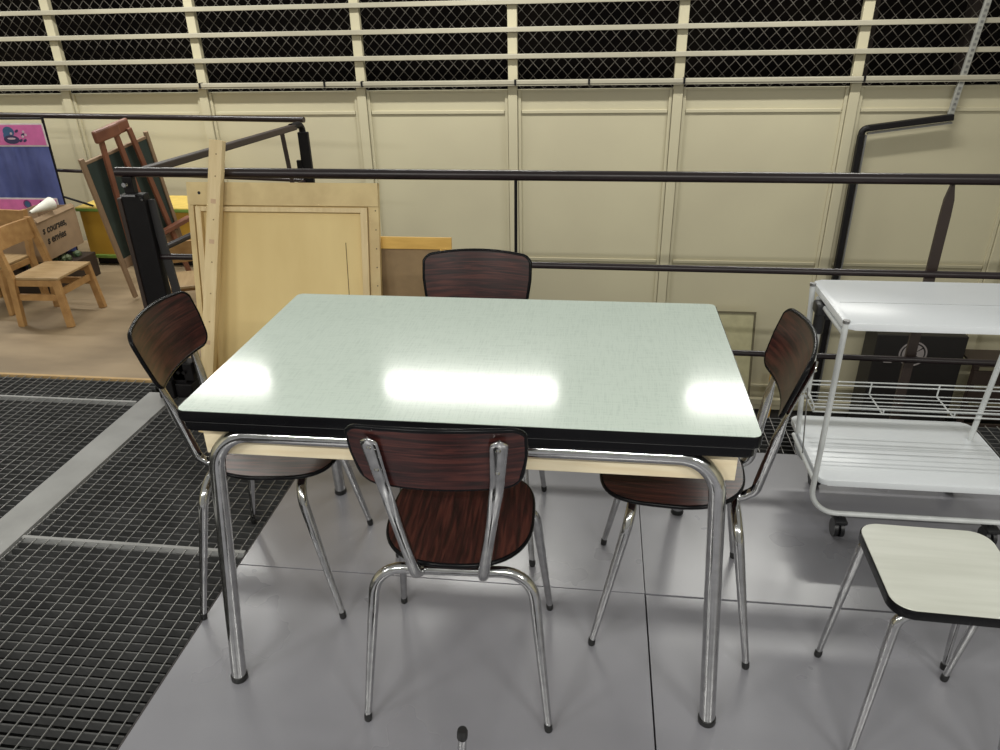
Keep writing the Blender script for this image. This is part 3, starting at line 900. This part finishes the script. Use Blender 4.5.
child_chair('small beech children chair standing free at the left, nearest the grating', (-2.68, 1.895, 0), 0.02)
child_chair('small beech children chair cut by the left edge, behind the nearer one', (-3.14, 2.03, 0), -PI / 2)
child_chair('small beech children chair half hidden behind the railing end post', (-1.86, 1.78, 0), PI / 2 + 0.4)

# cabinet
cb = thing('low_cabinet', 'low yellow cabinet with green edges behind the chalkboard', 'cabinet', (-3.12, 2.80, 0))
boxes('cabinet_body', [(0.02, 0.80, 0, 0.34, 0.075, 0.365)], yellow_p, cb)
boxes('cabinet_top', [(0.0, 0.82, -0.01, 0.35, 0.386, 0.392)], yellow_t, cb)
boxes('edge_strip', [(0.0, 0.82, -0.012, 0.348, 0.3655, 0.3855)], green_e, cb, bev=0.003)
boxes('edge_strip', [(0.01, 0.81, -0.012, 0.348, 0.052, 0.0745)], green_e, cb, bev=0.003)
boxes('plinth', [(0.04, 0.78, 0.03, 0.33, 0, 0.0515)], rail_black, cb)

# easel chalkboard
es = thing('easel_chalkboard', 'tilted green chalkboard on a reddish wooden easel by the railing', 'easel')
m_ = Matrix(((0.3588, -0.9332, 0.0189), (0.9132, 0.3468, -0.2141), (0.1933, 0.0941, 0.9766))).to_4x4(); m_.translation = (-2.4212, 2.1271, 0.2)
es.matrix_world = m_
# local: x along the board, z up the board, y into depth
boxes('slate', [(0.026, 0.424, -0.004, 0.004, 0.06, 0.62)], chalk, es)
boxes('board_stile', [(0.0, 0.025, -0.012, 0.008, -0.19, 0.657)], grey_wood, es, bev=0.002)
boxes('board_stile', [(0.425, 0.446, -0.012, 0.008, -0.02, 0.657)], grey_wood, es, bev=0.002)
boxes('board_rail', [(0.026, 0.424, -0.010, 0.006, 0.621, 0.637)], grey_wood, es, bev=0.002)
boxes('board_rail', [(0.026, 0.424, -0.012, 0.008, 0.0, 0.059)], grey_wood, es, bev=0.002)
for xa, za, xb, zb_ in ((0.142, 0.72, 0.056, -0.215), (0.236, 0.72, 0.262, -0.245), (0.322, 0.72, 0.400, -0.275)):
    bm = bmesh.new(); bar(bm, (xb, -0.030, zb_), (xa, -0.030, za), 0.026, 0.020, (0, 1, 0), 0.002)
    finish('easel_leg', bm, red_wood, es)
bm = bmesh.new(); box(bm, 0.092, 0.250, -0.066, -0.041, 0.715, 0.782, 0.010); finish('head_block', bm, red_wood, es)
bm = bmesh.new(); box(bm, 0.215, 0.345, -0.019, 0.004, 0.700, 0.768, 0.010); finish('head_block', bm, red_wood, es)
boxes('chalk_tray', [(0.27, 0.50, -0.075, -0.041, 0.10, 0.125)], red_wood, es, bev=0.002)

# blue cloth display with pink cards
ds = thing('display_stand', 'blue cloth display stand with black frame at the left edge', 'display', (-3.14, 2.70, 0))
bm = bmesh.new()
N = 44
def cloth_y(i, z): return 0.010 * math.sin(i * 0.55 + z * 3) + 0.006 * math.sin(i * 1.3)
G = [[bm.verts.new((-0.62 + 0.640 * i / N, cloth_y(i, z) * (0.4 + 0.6 * (1 - z)), z)) for z in [0.06 + 0.78 * j / 8 for j in range(9)]] for i in range(N + 1)]
for i in range(N):
    for j in range(8): bm.faces.new((G[i][j], G[i + 1][j], G[i + 1][j + 1], G[i][j + 1]))
bmesh.ops.solidify(bm, geom=list(bm.faces), thickness=0.003)
finish('cloth', bm, blue_cloth, ds, smooth=60)
bm = bmesh.new()
tube(bm, [(-0.002, 0.025, 0.0), (0.018, 0.025, 0.965)], 0.0085, 8)
tube(bm, [(-0.65, 0.025, 0.955), (0.018, 0.025, 0.955)], 0.007, 8)
tube(bm, [(-0.65, 0.025, 0.0), (-0.65, 0.025, 0.955)], 0.0085, 8)
finish('stand_frame', bm, rail_black, ds, smooth=50)
bm = bmesh.new()
tube(bm, [(0.012, 0.030, 0.475), (0.150, 0.10, 0.400)], 0.007, 8)
finish('stand_strut', bm, rail_black, ds, smooth=50)


def card(label, x_right, z0, z1, width, yy, kind):
    c = thing('picture_card', label, 'card', (x_right, yy, z0), 0, 'pink picture cards on the blue display')
    h = z1 - z0
    boxes('card_sheet', [(-width, 0, 0, 0.003, 0, h)], white_card, c)
    boxes('pink_field', [(-width + 0.008, -0.009, -0.0008, -0.0001, 0.009, h - 0.009)], pink, c)
    R4 = Matrix.Translation((0, -0.001, 0)) @ Matrix.Rotation(PI / 2, 4, 'X')
    if kind == 0:
        bm = bmesh.new(); disc(bm, (-0.240, 0.088), 0.038, R4, 0, 0.0006, 24, 1.0, 0.8); disc(bm, (-0.252, 0.060), 0.030, R4, 0.0001, 0.0007, 20)
        finish('bird_drawing', bm, blue_ink, c)
        bm = bmesh.new(); disc(bm, (-0.232, 0.042), 0.052, R4, 0.0006, 0.0012, 24, 1.0, 0.50)
        for (a_, b_) in ((-0.185, 0.092), (-0.150, 0.070), (-0.145, 0.036), (-0.172, 0.036)): disc(bm, (a_, b_), 0.011, R4, 0.0001, 0.0006, 12, 1.3, 0.7, 0.5)
        finish('nest_drawing', bm, navy_ink, c)
        bm = bmesh.new()
        for (a_, b_) in ((-0.225, 0.078), (-0.140, 0.088), (-0.152, 0.060), (-0.130, 0.070)):
            disc(bm, (a_, b_), 0.008, R4, 0.0008, 0.0014, 12)
            finish('pale_petal', bm, pale_ink, c); bm = bmesh.new()
        disc(bm, (-0.232, 0.048), 0.028, R4, 0.0013, 0.0016, 16, 1, 0.22)
        finish('pale_mark', bm, pale_ink, c)
    else:
        bm = bmesh.new(); disc(bm, (-0.215, 0.066), 0.024, R4, 0, 0.0006, 24); finish('blue_spot', bm, blue_ink, c)
        bm = bmesh.new(); ring(bm, (-0.215, 0.066), 0.020, 0.027, R4, 0.0007, 0.0012)
        disc(bm, (-0.065, 0.060), 0.016, R4, 0, 0.0006, 16, 1.1, 0.8)
        disc(bm, (-0.115, 0.080), 0.009, R4, 0, 0.0006, 12)
        for (a_, b_) in (((-0.185, 0.048), (-0.12, 0.066)), ((-0.12, 0.066), (-0.07, 0.055)), ((-0.115, 0.080), (-0.112, 0.062))):
            bar(bm, R4 @ Vector((a_[0], a_[1], 0.0004)), R4 @ Vector((b_[0], b_[1], 0.0004)), 0.010, 0.0008, (0, 1, 0))
        finish('vine_drawing', bm, plum_ink, c)
    return c


card('pink card with a blue bird on a nest, at the top of the display', -3.088, 0.797, 0.934, 0.42, 2.668, 0)
card('pink card with a blue spot and plum vine, lower on the display', -3.132, 0.375, 0.480, 0.44, 2.668, 1)

# crate with toys, cardboard box and paper roll
cr_ = thing('toy_crate', 'low dark crate of green toys under the cardboard box', 'crate', (-3.11, 2.42, 0))
boxes('crate_body', [(-0.16, 0.18, -0.20, 0.20, 0.0, 0.15)], brown_bar, cr_, bev=0.004)
bm = bmesh.new()
for k in range(16):
    x, y = random.uniform(-0.13, 0.15), random.uniform(-0.18, 0.16)
    bmesh.ops.create_icosphere(bm, subdivisions=1, radius=random.uniform(0.016, 0.027), matrix=Matrix.Translation((x, y, 0.165)))
tag(finish('toy_pieces', bm, crate_g, cr_), kind='stuff')
bx = thing('cardboard_box', 'open brown cardboard box with black printed words behind the small chairs', 'box', (-2.975, 2.235, 0.200), 0.10)
bm = bmesh.new()
Wb, Db, Hb = 0.25, 0.42, 0.245
for q in ((-Wb, 0, 0, 0.004, 0, Hb), (-Wb, 0, Db - 0.004, Db, 0, Hb), (-Wb, -Wb + 0.004, 0.0041, Db - 0.0041, 0, Hb), (-0.004, 0, 0.0041, Db - 0.0041, 0, Hb), (-Wb + 0.0041, -0.0041, 0.0041, Db - 0.0041, 0, 0.004)):
    box(bm, *q)
finish('box_body', bm, kraft, bx)
bm = bmesh.new(); bar(bm, (-0.002, 0.01, Hb), (-0.002, Db - 0.01, Hb), 0.03, 0.003, (1, 0, 0.6))
finish('box_flap', bm, kraft, bx)


def text_mesh(s, size, name, m, parent, m4, bold=0.0):
    cu = bpy.data.curves.new(name, 'FONT'); cu.body = s; cu.size = size; cu.extrude = 0.0006; cu.offset = bold; cu.shear = 0.15
    o = bpy.data.objects.new(name, cu); COL.objects.link(o)
    dg = bpy.context.evaluated_depsgraph_get(); me = bpy.data.meshes.new_from_object(o.evaluated_get(dg))
    bpy.data.objects.remove(o)
    me.transform(m4); me.materials.clear(); me.materials.append(m)
    q = bpy.data.objects.new(name, me); COL.objects.link(q); q.parent = parent
    return q


T = Matrix(((0, 0, 1, 0.001), (1, 0, 0, 0), (0, 1, 0, 0), (0, 0, 0, 1)))
text_mesh('s courses,', 0.062, 'printed_words', ink, bx, T @ Matrix.Translation((0.045, 0.155, 0)), 0.0015)
text_mesh('s envies', 0.062, 'printed_words', ink, bx, T @ Matrix.Translation((0.065, 0.092, 0)), 0.0015)
pr = tube_obj('paper_roll', [(-3.01, 2.265, 0.490), (-2.995, 2.435, 0.505)], lambda q: 0.008 + 0.030 * q, paper, None, 20)
tag(pr, 'white paper cone lying on the cardboard box', 'paper')
